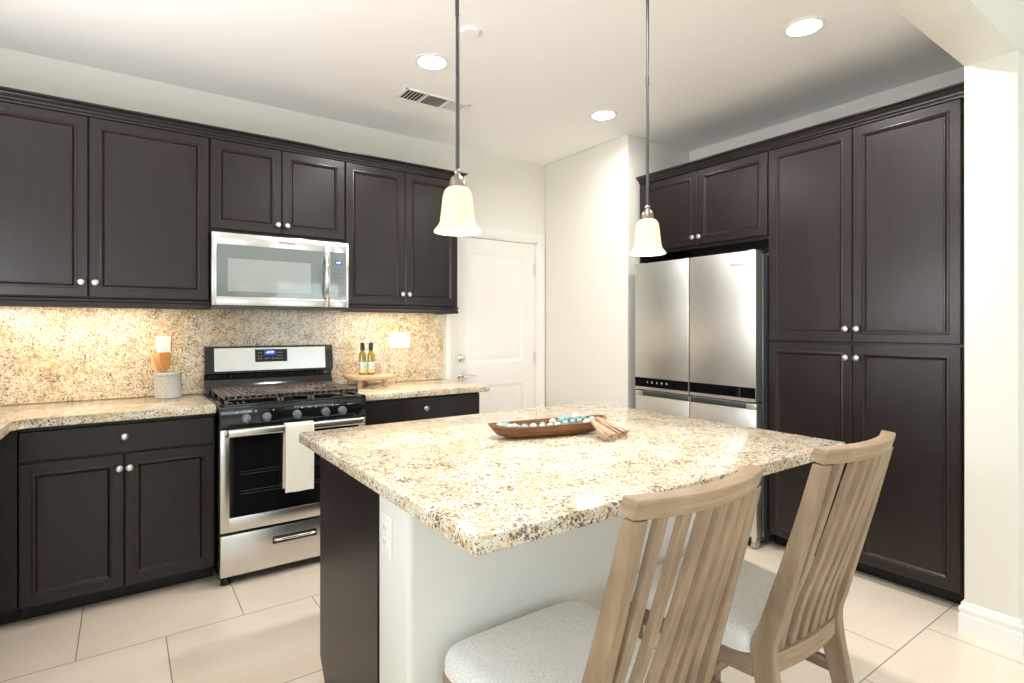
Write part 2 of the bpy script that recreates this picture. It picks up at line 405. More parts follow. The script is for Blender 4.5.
# ------------------------------------------------------------------ door with casing
casing = MB()
cp = [(0, 0), (0.0, 0.018), (0.02, 0.022), (0.055, 0.016), (0.062, 0.010), (0.075, 0.010), (0.075, 0)]
def case_loop(z):  # outer / inner frame swept round the opening
    return z
inner = [(DX0, 0), (DX0, DZ), (DX1, DZ), (DX1, 0)]
mit = [(-1, 0), (-1, 1), (1, 1), (1, 0)]
loops = [[(x + mx_ * (0.075 - o), Yw - d, z + mz * (0.075 - o)) for o, d in cp] for (x, z), (mx_, mz) in zip(inner, mit)]
casing.loft(loops)
casing.box(DX0 - 0.001, DX0 + 0.012, Yw - 0.001, Yw + 0.13, 0, DZ).box(DX1 - 0.012, DX1 + 0.001, Yw - 0.001, Yw + 0.13, 0, DZ).box(DX0, DX1, Yw - 0.001, Yw + 0.13, DZ - 0.012, DZ + 0.001)
struct(casing.build('trim_1', 'doorpaint'))
def inset_panel(mb, x0, x1, z0, z1, y, rings):
    """ rectangular nested rings; (inset, depth towards +y) """
    loops = []
    for ins, dep in rings:
        loops.append([(x0 + ins, y + dep, z0 + ins), (x1 - ins, y + dep, z0 + ins), (x1 - ins, y + dep, z1 - ins), (x0 + ins, y + dep, z1 - ins)])
    mb.loft(loops, cap=False); vs = loops[-1]
    f = mb.bm.faces.new([mb.bm.verts.new(p) for p in vs]); mb._m([f])
door = MB(); yd = Yw + 0.012
sx0, sx1, sz1 = DX0 + 0.014, DX1 - 0.014, DZ - 0.015
pans = [(sx0 + 0.125, sx1 - 0.125, 1.02, 1.925), (sx0 + 0.125, sx1 - 0.125, 0.2, 0.845)]
xs = [sx0, pans[0][0], pans[0][1], sx1]
door.box(xs[0], xs[1], yd, yd + 0.04, 0.008, sz1).box(xs[2], xs[3], yd, yd + 0.04, 0.008, sz1)
door.box(xs[1], xs[2], yd, yd + 0.04, pans[0][3], sz1).box(xs[1], xs[2], yd, yd + 0.04, pans[1][3], pans[0][2]).box(xs[1], xs[2], yd, yd + 0.04, 0.008, pans[1][2])
for p_ in pans: inset_panel(door, p_[0], p_[1], p_[2], p_[3], yd, [(0, 0), (0.006, 0.001), (0.016, 0.010), (0.024, 0.011), (0.055, 0.003), (0.06, 0.002)])
d1 = struct(door.build('door_1', 'doorpaint'))
hw = MB(); hw.lathe([(0.0, 0.0), (0.031, 0), (0.032, 0.006), (0.026, 0.014), (0.020, 0.020), (0.0, 0.021)], (2.20, yd, 1.07), (0, -1, 0), 24)
hw.box(2.196, 2.204, yd - 0.034, yd - 0.018, 1.05, 1.09, 0.002); hw.build('deadbolt', 'chrome', d1)
hw = MB(); hw.lathe([(0.0, 0), (0.033, 0), (0.033, 0.006), (0.026, 0.012), (0.012, 0.014), (0.012, 0.045), (0.0, 0.046)], (2.20, yd, 0.925), (0, -1, 0), 24)
hw.tube([(2.195, yd - 0.042, 0.925), (2.23, yd - 0.045, 0.930), (2.27, yd - 0.044, 0.930), (2.315, yd - 0.040, 0.924)], [0.011, 0.009, 0.008, 0.007], 10); hw.build('lever_handle', 'chrome', d1)
for z in (0.25, 1.05, 1.82):
    MB().cyl((DX1 - 0.012, yd - 0.006, z - 0.05), (DX1 - 0.012, yd - 0.006, z + 0.05), 0.008, seg=10).box(DX1 - 0.03, DX1 - 0.006, yd - 0.003, yd + 0.001, z - 0.05, z + 0.05).build('hinge', 'nickel', d1)

# ------------------------------------------------------------------ cabinetry (local: x to the right, front towards -y, wall towards +y)
RAISED = [(0.0, 0.019), (0.0, 0.004), (0.004, 0.0), (0.043, 0.0), (0.0445, -0.0035), (0.0490, -0.0045), (0.0510, 0.0035), (0.0530, 0.0035), (0.056, 0.001), (0.063, 0.0085), (0.0645, 0.0115), (0.0665, 0.0115), (0.068, 0.009)]
WORN_GLINT = {3, 5, 6, 10}
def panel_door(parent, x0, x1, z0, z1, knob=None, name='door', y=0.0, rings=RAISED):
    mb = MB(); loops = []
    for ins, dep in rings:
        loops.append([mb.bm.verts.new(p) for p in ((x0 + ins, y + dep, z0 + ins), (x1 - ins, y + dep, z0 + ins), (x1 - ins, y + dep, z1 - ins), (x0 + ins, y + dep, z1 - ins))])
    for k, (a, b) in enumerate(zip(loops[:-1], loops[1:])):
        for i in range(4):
            f = mb.bm.faces.new((a[i], a[(i+1) % 4], b[(i+1) % 4], b[i])); f.material_index = 1 if (k in WORN_GLINT and len(rings) > 6) else 0
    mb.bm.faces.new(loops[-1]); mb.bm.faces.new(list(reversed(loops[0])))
    o = mb.build(name, ['espresso', 'worn_glint'], parent, world=False)
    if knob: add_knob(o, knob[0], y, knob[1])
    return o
def add_knob(parent, x, y, z):
    MB().lathe([(0.0, 0), (0.008, 0.0), (0.0065, 0.010), (0.008, 0.014), (0.0155, 0.018), (0.0165, 0.024), (0.012, 0.030), (0.0, 0.032)], (x, y, z), (0, -1, 0), 20).build('knob', 'nickel', parent, world=False)
def flat_drawer(parent, x0, x1, z0, z1, y=0.0):
    o = panel_door(parent, x0, x1, z0, z1, None, 'drawer_front', y, [(0, 0.019), (0, 0.004), (0.004, 0.0), (0.006, 0.0)])
    add_knob(o, (x0 + x1) / 2, y, (z0 + z1) / 2 + 0.01); return o

def cabinet(name, label, loc, rz, width, z0, z1, depth, doors=(), drawers=(), base=False, rail=False, cat='cabinet', group=None, xlo=0.0, split=()):
    t = thing(name, label, cat, loc, rz, group)
    b = MB(); b.box(xlo, width, 0.021, depth, z0, z1)
    b.build('carcass', 'espresso', t, world=False)
    if base: MB().box(xlo, width, 0.10, depth - 0.02, 0.0, z0).build('toe_kick', 'toekick', t, world=False)
    if rail:
        lr = MB(); pr = [(0.0, z0), (0.004, z0), (0.010, z0 - 0.010), (0.010, z0 - 0.016), (0.004, z0 - 0.022), (0.008, z0 - 0.032), (0.010, z0 - 0.046), (0.004, z0 - 0.05), (-0.014, z0 - 0.05), (-0.014, z0)]
        lr.sweep(pr, rail, 1); lr.build('light_rail', ['espresso'], t, world=False)
    for d in doors: panel_door(t, d[0], d[1], d[2], d[3], d[4])
    for d in drawers: flat_drawer(t, *d)
    return t
g = 0.0025
def pair(x0, x1, z0, z1, kz, off=0.028):
    m_ = (x0 + x1) / 2
    return [(x0 + g, m_ - g/2, z0, z1, (m_ - off, kz)), (m_ + g/2, x1 - g, z0, z1, (m_ + off, kz))]
# wall cabinets over the range run
UL0 = -0.677
cabinet('wall_cabinet', 'dark espresso two-door wall cabinet left of the microwave', (UL0, YU, 0), 0, X0 - UL0, 1.462, 2.37, 0.34,
        pair(0, X0 - UL0, 1.464, 2.366, 1.538), rail=[(0, 0.021), (X0 - UL0 + 0.0, 0.021), (X0 - UL0, 0.06)])
cabinet('wall_cabinet', 'dark espresso wall cabinet in the far left corner, cut off by the photo edge', (-1.045, YU, 0), 0, UL0 + 1.045 - 0.004, 1.462, 2.37, 0.34,
        [(0.0, UL0 + 1.045 - 0.006, 1.464, 2.366, None)], rail=[(0, 0.021), (UL0 + 1.045 - 0.004, 0.021)])
cabinet('wall_cabinet', 'short dark espresso two-door wall cabinet directly above the microwave', (X0 + 0.001, YU, 0), 0, X1 - X0 - 0.002, 1.842, 2.37, 0.34,
        pair(0, X1 - X0 - 0.002, 1.866, 2.366, 1.917, 0.026))
XU = 1.969
cabinet('wall_cabinet', 'dark espresso two-door wall cabinet right of the microwave beside the white door', (X1, YU, 0), 0, XU - X1, 1.462, 2.37, 0.34,
        pair(0, XU - X1, 1.464, 2.366, 1.538, 0.024), rail=[(0, 0.06), (0, 0.021), (XU - X1, 0.021), (XU - X1, 0.34)])
crown = [(0.0, 2.366), (0.007, 2.366), (0.009, 2.374), (0.017, 2.380), (0.019, 2.388), (0.033, 2.398), (0.036, 2.404), (0.046, 2.408), (0.051, 2.412), (0.051, 2.419), (0.0, 2.419), (-0.02, 2.419), (-0.02, 2.3705), (0, 2.3705)]
tag(MB().sweep(crown, [(-1.045, YU), (XU, YU), (XU, Yw - 0.002)], 1).build('crown_moulding', 'espresso'), 'dark crown moulding running along the tops of the range wall cabinets', 'moulding')
# base cabinets on the range run
bl0 = -0.376
cabinet('base_cabinet', 'dark base cabinet with wide drawer and two doors left of the stove', (bl0, YB, 0), 0, X0 - bl0 - 0.006, 0.085, 0.874, 0.6,
        pair(0, X0 - bl0 - 0.008, 0.088, 0.712, 0.65, 0.020), [(g, X0 - bl0 - 0.010, 0.722, 0.856)], base=True, xlo=-0.0)
cabinet('base_cabinet', 'plain dark corner base cabinet panel at the left photo edge', (-1.04, YB, 0), 0, bl0 + 1.04 - 0.004, 0.085, 0.874, 0.6,
        [(0.62, bl0 + 1.04 - 0.006, 0.088, 0.856, None)][:0], base=True)
cabinet('base_cabinet', 'dark base cabinet under the short counter right of the stove', (X1 + 0.012, YB, 0), 0, 1.983 - X1 - 0.012, 0.085, 0.874, 0.6,
        pair(0, 1.983 - X1 - 0.012, 0.088, 0.700, 0.64), [(g, 1.983 - X1 - 0.014, 0.712, 0.866)], base=True)
# return run under the left counter, out of the frame towards the camera
cabinet('base_cabinet', 'dark sink base cabinet on the left wall, just outside the photo', (-0.45, YB - 0.01, 0), PI / 2, 0.0, 0.085, 0.874, 0.58, [], xlo=-1.2, base=True)

# worktops
tag(MB().prism([(-1.045, Yw - 0.003), (-1.045, 1.95), (-0.393, 1.95), (-0.393, 3.10), (-0.347, Yw - 0.645), (X0 - 0.003, Yw - 0.645), (X0 - 0.003, Yw - 0.003)], 0.8765, 0.915, 0.004).build('countertop', 'granite'),
    'speckled tan granite countertop left of the stove, turning the corner', 'countertop')
tag(MB().prism([(X1 + 0.005, Yw - 0.003), (X1 + 0.005, Yw - 0.645), (2.048, Yw - 0.645), (2.048, Yw - 0.003)], 0.8765, 0.915, 0.004).build('countertop', 'granite'),
    'short speckled granite countertop between the stove and the white door', 'countertop')
bs = MB(); bs.box(-1.045, X0 + 0.002, Yw - 0.02, Yw - 0.002, 0.917, 1.455)
tag(bs.build('backsplash', 'granite'), 'tan granite backsplash slab behind the utensil crock', 'backsplash')
tag(MB().box(X0 + 0.003, X1 + 0.024, Yw - 0.02, Yw - 0.002, 0.917, 1.455).build('backsplash', 'granite'), 'granite backsplash slab behind the stove under the microwave', 'backsplash')
tag(MB().box(X1 + 0.0245, 2.02, Yw - 0.02, Yw - 0.002, 0.917, 1.455).build('backsplash', 'granite'), 'granite backsplash slab behind the olive oil bottles', 'backsplash')

# tall run on the right wall: local x runs towards -Y
RZ = -PI / 2
PY0 = 1.790; PY1 = 0.864
pan = cabinet('pantry_cabinet', 'tall dark espresso four-door pantry cabinet right of the refrigerator', (XP, PY0, 0), RZ, PY0 - 0.808, 0.085, 2.37, 0.62,
        pair(0, PY0 - PY1, 1.234, 2.366, 1.305, 0.027) + pair(0, PY0 - PY1, 0.088, 1.222, 1.153, 0.027), base=True)
FY0 = 2.778
cabinet('wall_cabinet', 'dark espresso two-door cabinet above the refrigerator', (XP, FY0, 0), RZ, FY0 - PY0 - 0.003, 1.845, 2.37, 0.62,
        pair(0, FY0 - PY0 - 0.003, 1.866, 2.366, 1.917, 0.026))
tag(MB().box(XP + 0.012, XR - 0.01, FY0 + 0.001, FY0 + 0.016, 0.0, 2.37).build('cabinet_side_panel', 'espresso'), 'narrow dark side panel left of the refrigerator against the cream wall', 'panel')
tag(MB().sweep(crown, [(XP, FY0), (XP, 0.812)], 1).build('crown_moulding', 'espresso'), 'dark crown moulding along the pantry and refrigerator cabinet tops', 'moulding')

# ------------------------------------------------------------------ refrigerator
fy0, fy1 = 1.797, 2.725; fx = 3.02; fm = (fy0 + fy1) / 2
fr = thing('refrigerator', 'stainless four-door refrigerator between the cream wall and the pantry cabinet', 'refrigerator', (3.38, fm, 0))
MB().box(fx + 0.075, 3.74, fy0 + 0.004, fy1 - 0.004, 0.055, 1.75, 0.004).box(fx + 0.085, 3.7, fy0 + 0.02, fy1 - 0.02, 0.025, 0.06).build('body', 'darkgrey', fr)
MB().box(fx + 0.076, fx + 0.090, fy0 - 0.0005, fy0 + 0.006, 0.07, 1.75, 0.001).build('front_trim', 'nickel', fr)
MB().box(fx + 0.066, fx + 0.078, fy0 + 0.008, fy1 - 0.008, 0.07, 1.745).build('gasket', 'blackmatte', fr)
for (a, b, side) in ((fy0, fm - 0.0035, 1), (fm + 0.0035, fy1, 0)):
    d = MB().box(fx, fx + 0.066, a, b, 0.872, 1.768, 0.004, 2).build('upper_door', 'steel_fridge', fr)
    MB().box(fx - 0.0012, fx + 0.0015, a + 0.003, b - 0.003, 0.893, 0.957).build('control_strip', 'blackglass', d)
    if side == 0:
        ic = MB()
        for k in range(5):
            y = b - 0.12 - k * 0.042
            ic.box(fx - 0.002, fx - 0.001, y, y + 0.009, 0.922, 0.93 + 0.002 * (k % 2)); ic.box(fx - 0.002, fx - 0.001, y + 0.002, y + 0.006, 0.932, 0.936)
        ic.build('touch_icons', 'iconw', d)['kind'] = 'stuff'
    else:
        text('maker_name', 'Whirlpool', 0.026, (fx - 0.0006, a + 0.112, 1.690), (PI/2, 0, -PI/2), 'ink', d)
    l_ = MB(); h0, h1 = (a + 0.065, b - 0.004) if side == 1 else (a + 0.004, b - 0.065)
    l_.box(fx + 0.006, fx + 0.062, a, b, 0.075, 0.828, 0.004).box(fx + 0.006, fx + 0.062, a, h0 - 0.001 if side == 1 else a + 0.003, 0.826, 0.862, 0.001).box(fx + 0.006, fx + 0.062, h1 + 0.001 if side == 0 else b - 0.003, b, 0.826, 0.862, 0.001)
    l_.box(fx + 0.035, fx + 0.062, a + 0.004, b - 0.004, 0.82, 0.862)
    ld = l_.build('lower_door', 'steel_fridge', fr)
    MB().box(fx + 0.008, fx + 0.016, h0, h1, 0.828, 0.858, 0.003).build('recessed_handle', 'pewter', ld)
for y in (fy0 + 0.03, fy1 - 0.03):
    MB().cyl((fx + 0.05, y - 0.012, 0.028), (fx + 0.05, y + 0.012, 0.028), 0.0275, seg=18).box(fx + 0.03, fx + 0.12, y - 0.014, y + 0.014, 0.045, 0.07).build('roller_foot', 'nickel', fr)
for y in (fy0 + 0.04, fy1 - 0.04):
    MB().box(fx + 0.02, fx + 0.14, y - 0.025, y + 0.025, 1.75, 1.775, 0.004).build('hinge_cover', 'nickel', fr)

# ------------------------------------------------------------------ range
ry = 3.085
rg = thing('gas_range', 'stainless gas stove with black control panel between the range wall counters', 'stove', ((X0 + X1) / 2, 3.42, 0))
rx0, rx1 = X0 + 0.003, X1 - 0.003
b = MB(); b.box(rx0, rx1, ry + 0.03, Yw - 0.035, 0.04, 0.905); b.build('body', 'blackgloss', rg)
# cooktop tray with raised rim
ct = MB(); ct.box(rx0 - 0.001, rx1 + 0.001, ry + 0.0, Yw - 0.10, 0.895, 0.912, 0.004)
for a in ((rx0, rx0 + 0.022, ry + 0.002, Yw - 0.1), (rx1 - 0.022, rx1, ry + 0.002, Yw - 0.1), (rx0, rx1, ry + 0.002, ry + 0.035)):
    ct.box(*a, 0.91, 0.922, 0.004)
cto = ct.build('cooktop', 'blackgloss', rg)
for bx, by, br in ((0.19, 0.18, 0.048), (0.19, 0.44, 0.036), (0.38, 0.31, 0.042), (0.57, 0.18, 0.05), (0.57, 0.44, 0.036)):
    MB().lathe([(0.0, 0), (br, 0), (br, 0.010), (br * 0.85, 0.012), (br * 0.85, 0.020), (br * 0.6, 0.024), (0.0, 0.025)], (rx0 + bx, ry + by, 0.912), (0, 0, 1), 24).build('burner', 'blackmatte', cto)
# cast iron grates, three sections of flat bars
gz0, gz1 = 0.944, 0.958
def grate(xa, xb, cx_list):
    q = MB(); ya, yb = ry + 0.045, Yw - 0.125
    q.box(xa, xb, ya, ya + 0.016, gz0 - 0.006, gz1, 0.002).box(xa, xb, yb - 0.016, yb, gz0 - 0.006, gz1, 0.002).box(xa, xa + 0.016, ya, yb, gz0 - 0.006, gz1, 0.002).box(xb - 0.016, xb, ya, yb, gz0 - 0.006, gz1, 0.002)
    n = max(3, int((xb - xa) / 0.030))
    for k in range(1, n):
        x = xa + (xb - xa) * k / n
        segs = [(ya, yb)]
        for c in cx_list:
            if abs(x - (rx0 + c)) < 0.055:
                segs = [(ya, ry + 0.145), (ry + 0.215, ry + 0.405), (ry + 0.475, yb)] if len(cx_list) == 1 and c != 0.38 else [(ya, ry + 0.275), (ry + 0.345, yb)]
        for s0, s1 in segs: q.box(x - 0.0115, x + 0.0115, s0, s1, gz0, gz1)
    for y in (ry + 0.10, ry + 0.31, ry + 0.52):
        q.box(xa, xb, y - 0.009, y + 0.009, gz0, gz1)
    for x in (xa + 0.008, xb - 0.008):
        for y in (ya + 0.008, yb - 0.008, (ya + yb) / 2): q.box(x - 0.007, x + 0.007, y - 0.007, y + 0.007, 0.911, gz0)
    return q.build('grate', 'castiron', rg)
grate(rx0 + 0.03, rx0 + 0.297, [0.19]); grate(rx0 + 0.299, rx1 - 0.299, [0.38]); grate(rx1 - 0.297, rx1 - 0.03, [0.57])
# front control panel
cpn = MB(); cpn.box(rx0, rx1, ry - 0.002, ry + 0.04, 0.805, 0.905, 0.006); cpn.box(rx0, rx1, ry - 0.004, ry + 0.02, 0.888, 0.892, 0.001)
cpo = cpn.build('control_panel', 'blackgloss', rg)
for i, x in enumerate((0.513, 0.612, 0.763, 0.915, 1.008)):
    k = MB(); k.lathe([(0.0, 0), (0.022, 0), (0.023, 0.005), (0.0205, 0.008), (0.0195, 0.026), (0.0165, 0.030), (0.0, 0.033)], (x, ry - 0.002, 0.846), (0, -1, 0), 28)
    k.box(x - 0.005, x + 0.005, ry - 0.043, ry - 0.020, 0.826, 0.867, 0.002)
    k.build('burner_knob', 'knobgrey', cpo)
mk = MB()
for x in (0.470, 0.560, 0.645, 0.790, 0.865, 0.955, 1.045): mk.lathe([(0.0, 0), (0.004, 0), (0.004, 0.0008), (0, 0.001)], (x, ry - 0.002, 0.879), (0, -1, 0), 10)
for x in (0.53, 0.83, 0.98, 1.06): mk.box(x - 0.010, x + 0.010, ry - 0.003, ry - 0.0015, 0.8785, 0.8805)
mk.build('burner_marks', 'iconw', cpo)['kind'] = 'stuff'
# oven door
od = MB(); dz0, dz1 = 0.275, 0.795
gx0, gx1, gz_0, gz_1 = rx0 + 0.045, rx1 - 0.045, 0.347, 0.765
od.box(rx0 + 0.002, gx0, ry, ry + 0.035, dz0, dz1, 0.004).box(gx1, rx1 - 0.002, ry, ry + 0.035, dz0, dz1, 0.004).box(gx0 - 0.003, gx1 + 0.003, ry + 0.0005, ry + 0.035, dz0, gz_0, 0.003).box(gx0 - 0.003, gx1 + 0.003, ry + 0.0005, ry + 0.035, gz_1, dz1, 0.003)
odo = od.build('oven_door', 'steel', rg)
M['ovenglass'] = mat('oven_window_glass', (0.006, 0.006, 0.007), 0.06, coat=0.3)
MB().box(gx0, gx1, ry + 0.004, ry + 0.012, gz_0, gz_1).build('oven_window', 'ovenglass', odo)
rk = MB()
for z in (0.46, 0.475, 0.56, 0.575): rk.cyl((gx0 + 0.05, ry + 0.0035, z), (gx1 - 0.05, ry + 0.0035, z), 0.0012, seg=6)
rk.build('oven_rack_lines', 'pewter', odo)
hb = MB(); hb.box(rx0 + 0.028, rx1 - 0.028, ry - 0.056, ry - 0.030, 0.763, 0.803, 0.009, 3)
hb.box(rx0 + 0.03, rx0 + 0.055, ry - 0.035, ry + 0.002, 0.776, 0.796, 0.003).box(rx1 - 0.055, rx1 - 0.03, ry - 0.035, ry + 0.002, 0.776, 0.796, 0.003)
hb.build('handle', 'steel', odo)
dr = MB(); dr.box(rx0 + 0.002, rx1 - 0.002, ry - 0.002, ry + 0.035, 0.052, 0.262, 0.005)
dro = dr.build('storage_drawer', 'steel', rg)
pu = MB(); pr_ = [(0.648, 0.206), (0.655, 0.198), (0.70, 0.206)]
pu.box(0.640, 0.868, ry - 0.004, ry + 0.004, 0.172, 0.212, 0.003); pu.build('drawer_recess', 'blackmatte', dro)
pu = MB(); pu.tube([(0.652, ry - 0.003, 0.193), (0.662, ry - 0.010, 0.193), (0.70, ry - 0.012, 0.194), (0.754, ry - 0.013, 0.194), (0.81, ry - 0.012, 0.194), (0.846, ry - 0.010, 0.193), (0.856, ry - 0.003, 0.193)], 0.0075, 10)
pu.build('drawer_handle', 'chrome', dro)
for x in (rx0 + 0.03, rx1 - 0.03):
    MB().cyl((x, ry + 0.05, 0), (x, ry + 0.05, 0.042), 0.022, 0.016, 16).build('levelling_foot', 'blackmatte', rg)
# backguard
byy = Yw - 0.082
bk = MB(); bk.prism([(byy, 1.0)], 0, 0) if False else None
prof = [(Yw - 0.028, 0.905), (Yw - 0.100, 0.905), (Yw - 0.100, 0.925), (Yw - 0.060, 1.0), (Yw - 0.066, 1.025), (Yw - 0.098, 1.035), (Yw - 0.078, 1.197), (Yw - 0.028, 1.200)]
bk.loft([[(x, y, z) for y, z in prof] for x in (rx0 - 0.001, rx1 + 0.001)])
bgo = bk.build('backguard', 'blackgloss', rg)
def on_slope(z, off=0.0): 
    t_ = (z - 1.035) / (1.197 - 1.035); return Yw - 0.098 + t_ * 0.02 - off
sp = MB(); sp.loft([[(x, on_slope(1.048, -0.002), 1.048), (x, on_slope(1.048, 0.003), 1.048), (x, on_slope(1.186, 0.003), 1.186), (x, on_slope(1.186, -0.002), 1.186)] for x in (rx0 + 0.05, rx1 - 0.05)])
spo = sp.build('steel_fascia', 'steel', bgo)
ds = MB(); xd0, xd1 = 0.668, 0.858
ds.loft([[(x, on_slope(1.098), 1.098), (x, on_slope(1.098, 0.006), 1.098), (x, on_slope(1.176, 0.006), 1.176), (x, on_slope(1.176), 1.176)] for x in (xd0, xd1)]); dso = ds.build('control_display', 'blackglass', bgo)
ds = MB(); ds.loft([[(x, on_slope(1.142), 1.142), (x, on_slope(1.142, 0.007), 1.142), (x, on_slope(1.168, 0.007), 1.168), (x, on_slope(1.168), 1.168)] for x in (0.722, 0.788)]); ds.build('clock_screen', 'bluelcd', dso)
text('clock_digits', '4:57', 0.024, (0.755, on_slope(1.155, 0.0076), 1.155), (PI/2 + 0.12, 0, 0), 'lcdtext', dso)
ds = MB()
for x in (0.688, 0.702, 0.80, 0.812, 0.824):
    for z in (1.118, 1.135, 1.155):
        ds = MB(); ds.box(x - 0.003, x + 0.003, on_slope(z, 0.0072), on_slope(z, 0.006), z - 0.0015, z + 0.0015); ds.build('touch_button', 'iconw', dso)
for x in (0.73, 0.745, 0.77, 0.785): MB().box(x - 0.004, x + 0.004, on_slope(1.12, 0.0072), on_slope(1.12, 0.006), 1.118, 1.121).build('touch_button', 'iconw', dso)

# towel folded over the oven handle
def ribbon(path, x0, x1, n=14, th=0.003, wav=0.004, ph=0.0):
    mb = MB(); P = [Vector((0, p[0], p[1])) for p in path]
    loops = []
    for i, p in enumerate(P):
        t_ = (P[min(i+1, len(P)-1)] - P[max(i-1, 0)]).normalized(); nn = Vector((0, -t_.z, t_.y))
        f = i / (len(P) - 1)
        top = []; bot = []
        for k in range(n + 1):
            u = k / n; x = x0 + (x1 - x0) * u + 0.004 * math.sin(f * 3 + ph)
            wv = wav * math.sin(u * 9 + ph) * min(1, abs(f - 0.5) * 3)
            c = Vector((x, p.y, p.z)) + Vector((0, wv, 0))
            top.append(c + nn * th); bot.append(c - nn * th)
        loops.append(top + bot[::-1])
    mb.loft(loops); return mb
zt, yh = 0.806, ry - 0.043
path = [(ry - 0.0635, z) for z in (0.448, 0.50, 0.57, 0.64, 0.70, 0.76)] + [(ry - 0.0615, 0.79)] + [(yh + 0.020 * math.cos(a), 0.789 + 0.0185 * math.sin(a)) for a in (PI*0.85, PI*0.6, PI*0.4, PI*0.15)] + [(ry - 0.0215, z) for z in (0.77, 0.70, 0.62, 0.54, 0.46)]
tw = ribbon(path, 0.688, 0.832, ph=0.6)
tag(tw.build('dish_towel', 'towel', angle=60), 'off-white kitchen towel hanging over the oven door handle', 'towel')

# ------------------------------------------------------------------ microwave
mz0, mz1, my = 1.4315, 1.838, Yw - 0.413
mw = thing('microwave', 'stainless over-the-range microwave mounted above the stove', 'microwave', ((X0 + X1) / 2, Yw - 0.2, 1.4315))
mx0, mx1 = X0 + 0.002, X1 - 0.002
MB().box(mx0 + 0.001, mx1 - 0.001, my + 0.03, Yw - 0.03, mz0, mz1).build('body', 'blackmatte', mw)
md = MB(); wx0, wx1, wz0, wz1 = mx0 + 0.024, 1.003, 1.484, 1.772
xs_ = 1.026
md.box(mx0, wx0, my, my + 0.03, mz0 + 0.004, mz1, 0.002).box(wx1, xs_, my, my + 0.03, mz0 + 0.004, mz1, 0.002).box(wx0 - 0.002, wx1 + 0.002, my + 0.0003, my + 0.03, wz1, mz1, 0.002).box(wx0 - 0.002, wx1 + 0.002, my + 0.0003, my + 0.03, mz0 + 0.004, wz0, 0.002)
mdo = md.build('door', 'steel', mw)
MB().box(wx0, wx1, my + 0.002, my + 0.014, wz0, wz1).build('window_glass', 'mwglass', mdo)
MB().box(wx0 + 0.055, wx1 - 0.085, my + 0.0005, my + 0.003, wz0 + 0.030, wz1 - 0.075).build('window_screen', 'mwscreen', mdo)
hd = MB(); hd.tube([(1.004, my - 0.001, 1.492), (1.004, my - 0.024, 1.52), (1.004, my - 0.038, 1.57), (1.004, my - 0.042, 1.63), (1.004, my - 0.038, 1.69), (1.004, my - 0.024, 1.74), (1.004, my - 0.001, 1.768)], 0.0115, 12)
hd.build('handle', 'chrome', mdo)
text('maker_name', 'Whirlpool', 0.022, (0.78, my - 0.0004, 1.806), (PI/2, 0, 0), 'ink', mdo)
cp_ = MB(); cp_.box(xs_ + 0.002, 1.034, my, my + 0.03, mz0 + 0.004, mz1, 0.002).box(1.132, mx1, my, my + 0.03, mz0 + 0.004, mz1, 0.002).box(1.032, 1.134, my + 0.0003, my + 0.03, 1.772, mz1, 0.002).box(1.032, 1.134, my + 0.0003, my + 0.03, mz0 + 0.004, 1.484, 0.002)
cpo2 = cp_.build('control_frame', 'steel', mw)
kp = MB().box(1.034, 1.132, my + 0.002, my + 0.014, 1.484, 1.772).build('keypad', 'mwglass', cpo2)
MB().box(1.063, 1.105, my + 0.0006, my + 0.003, 1.700, 1.722).build('display', 'bluelcd', kp)
text('display_digits', '4:57', 0.017, (1.084, my + 0.0003, 1.711), (PI/2, 0, 0), 'lcdtext', kp)
kb = MB()
for r_ in range(7):
    for c_ in range(3): kb.box(1.058 + c_ * 0.024, 1.066 + c_ * 0.024, my + 0.0012, my + 0.003, 1.665 - r_ * 0.023, 1.669 - r_ * 0.023)
kb.build('key_marks', 'pewter', kp)
MB().box(mx0 + 0.002, mx1 - 0.002, my + 0.01, my + 0.12, mz0 - 0.012, mz0 + 0.002, 0.003).build('vent_lip', 'darkgrey', mw)

# ------------------------------------------------------------------ island
pony = MB(); pony.box(0.600, 1.99, 1.311, 1.519, 0, 0.8765, 0.018, 4)
struct(pony.build('wall_island', mat('island_wall_paint', (0.78, 0.785, 0.75), 0.7, bump=(200, 0.12))))
isl = thing('island_cabinet', 'dark espresso island base cabinet with a plain end panel under the granite island', 'cabinet', (1.295, 1.81, 0))
ic = MB()
def iside(x0_, x1_): ic.loft([[(x, 1.521, 0.0), (x, 2.020, 0.0), (x, 2.088, 0.09), (x, 2.088, 0.8755), (x, 1.521, 0.8755)] for x in (x0_, x1_)])
iside(0.600, 0.619); iside(1.971, 1.99); ic.box(0.619, 1.971, 1.521, 2.067, 0.09, 0.8755)
ic.build('carcass', 'espresso', isl)
MB().box(0.619, 1.971, 1.53, 2.015, 0, 0.09).build('toe_kick', 'toekick', isl)
# doors of the island face the stove
for k in range(3):
    a = 0.622 + k * 0.4495; b_ = a + 0.446
    mb = MB(); mb.box(a, b_, 2.069, 2.088, 0.09, 0.862, 0.003); o = mb.build('door', 'espresso', isl)
    MB().lathe([(0.0, 0), (0.008, 0.0), (0.0065, 0.010), (0.0155, 0.018), (0.0165, 0.024), (0.0, 0.030)], (b_ - 0.03, 2.088, 0.80), (0, 1, 0), 16).build('knob', 'nickel', o)
tag(MB().box(0.541, 2.044, 0.884, 2.160, 0.877, 0.915, 0.005, 3).build('island_countertop', 'granite'), 'large speckled granite slab topping the kitchen island', 'countertop')

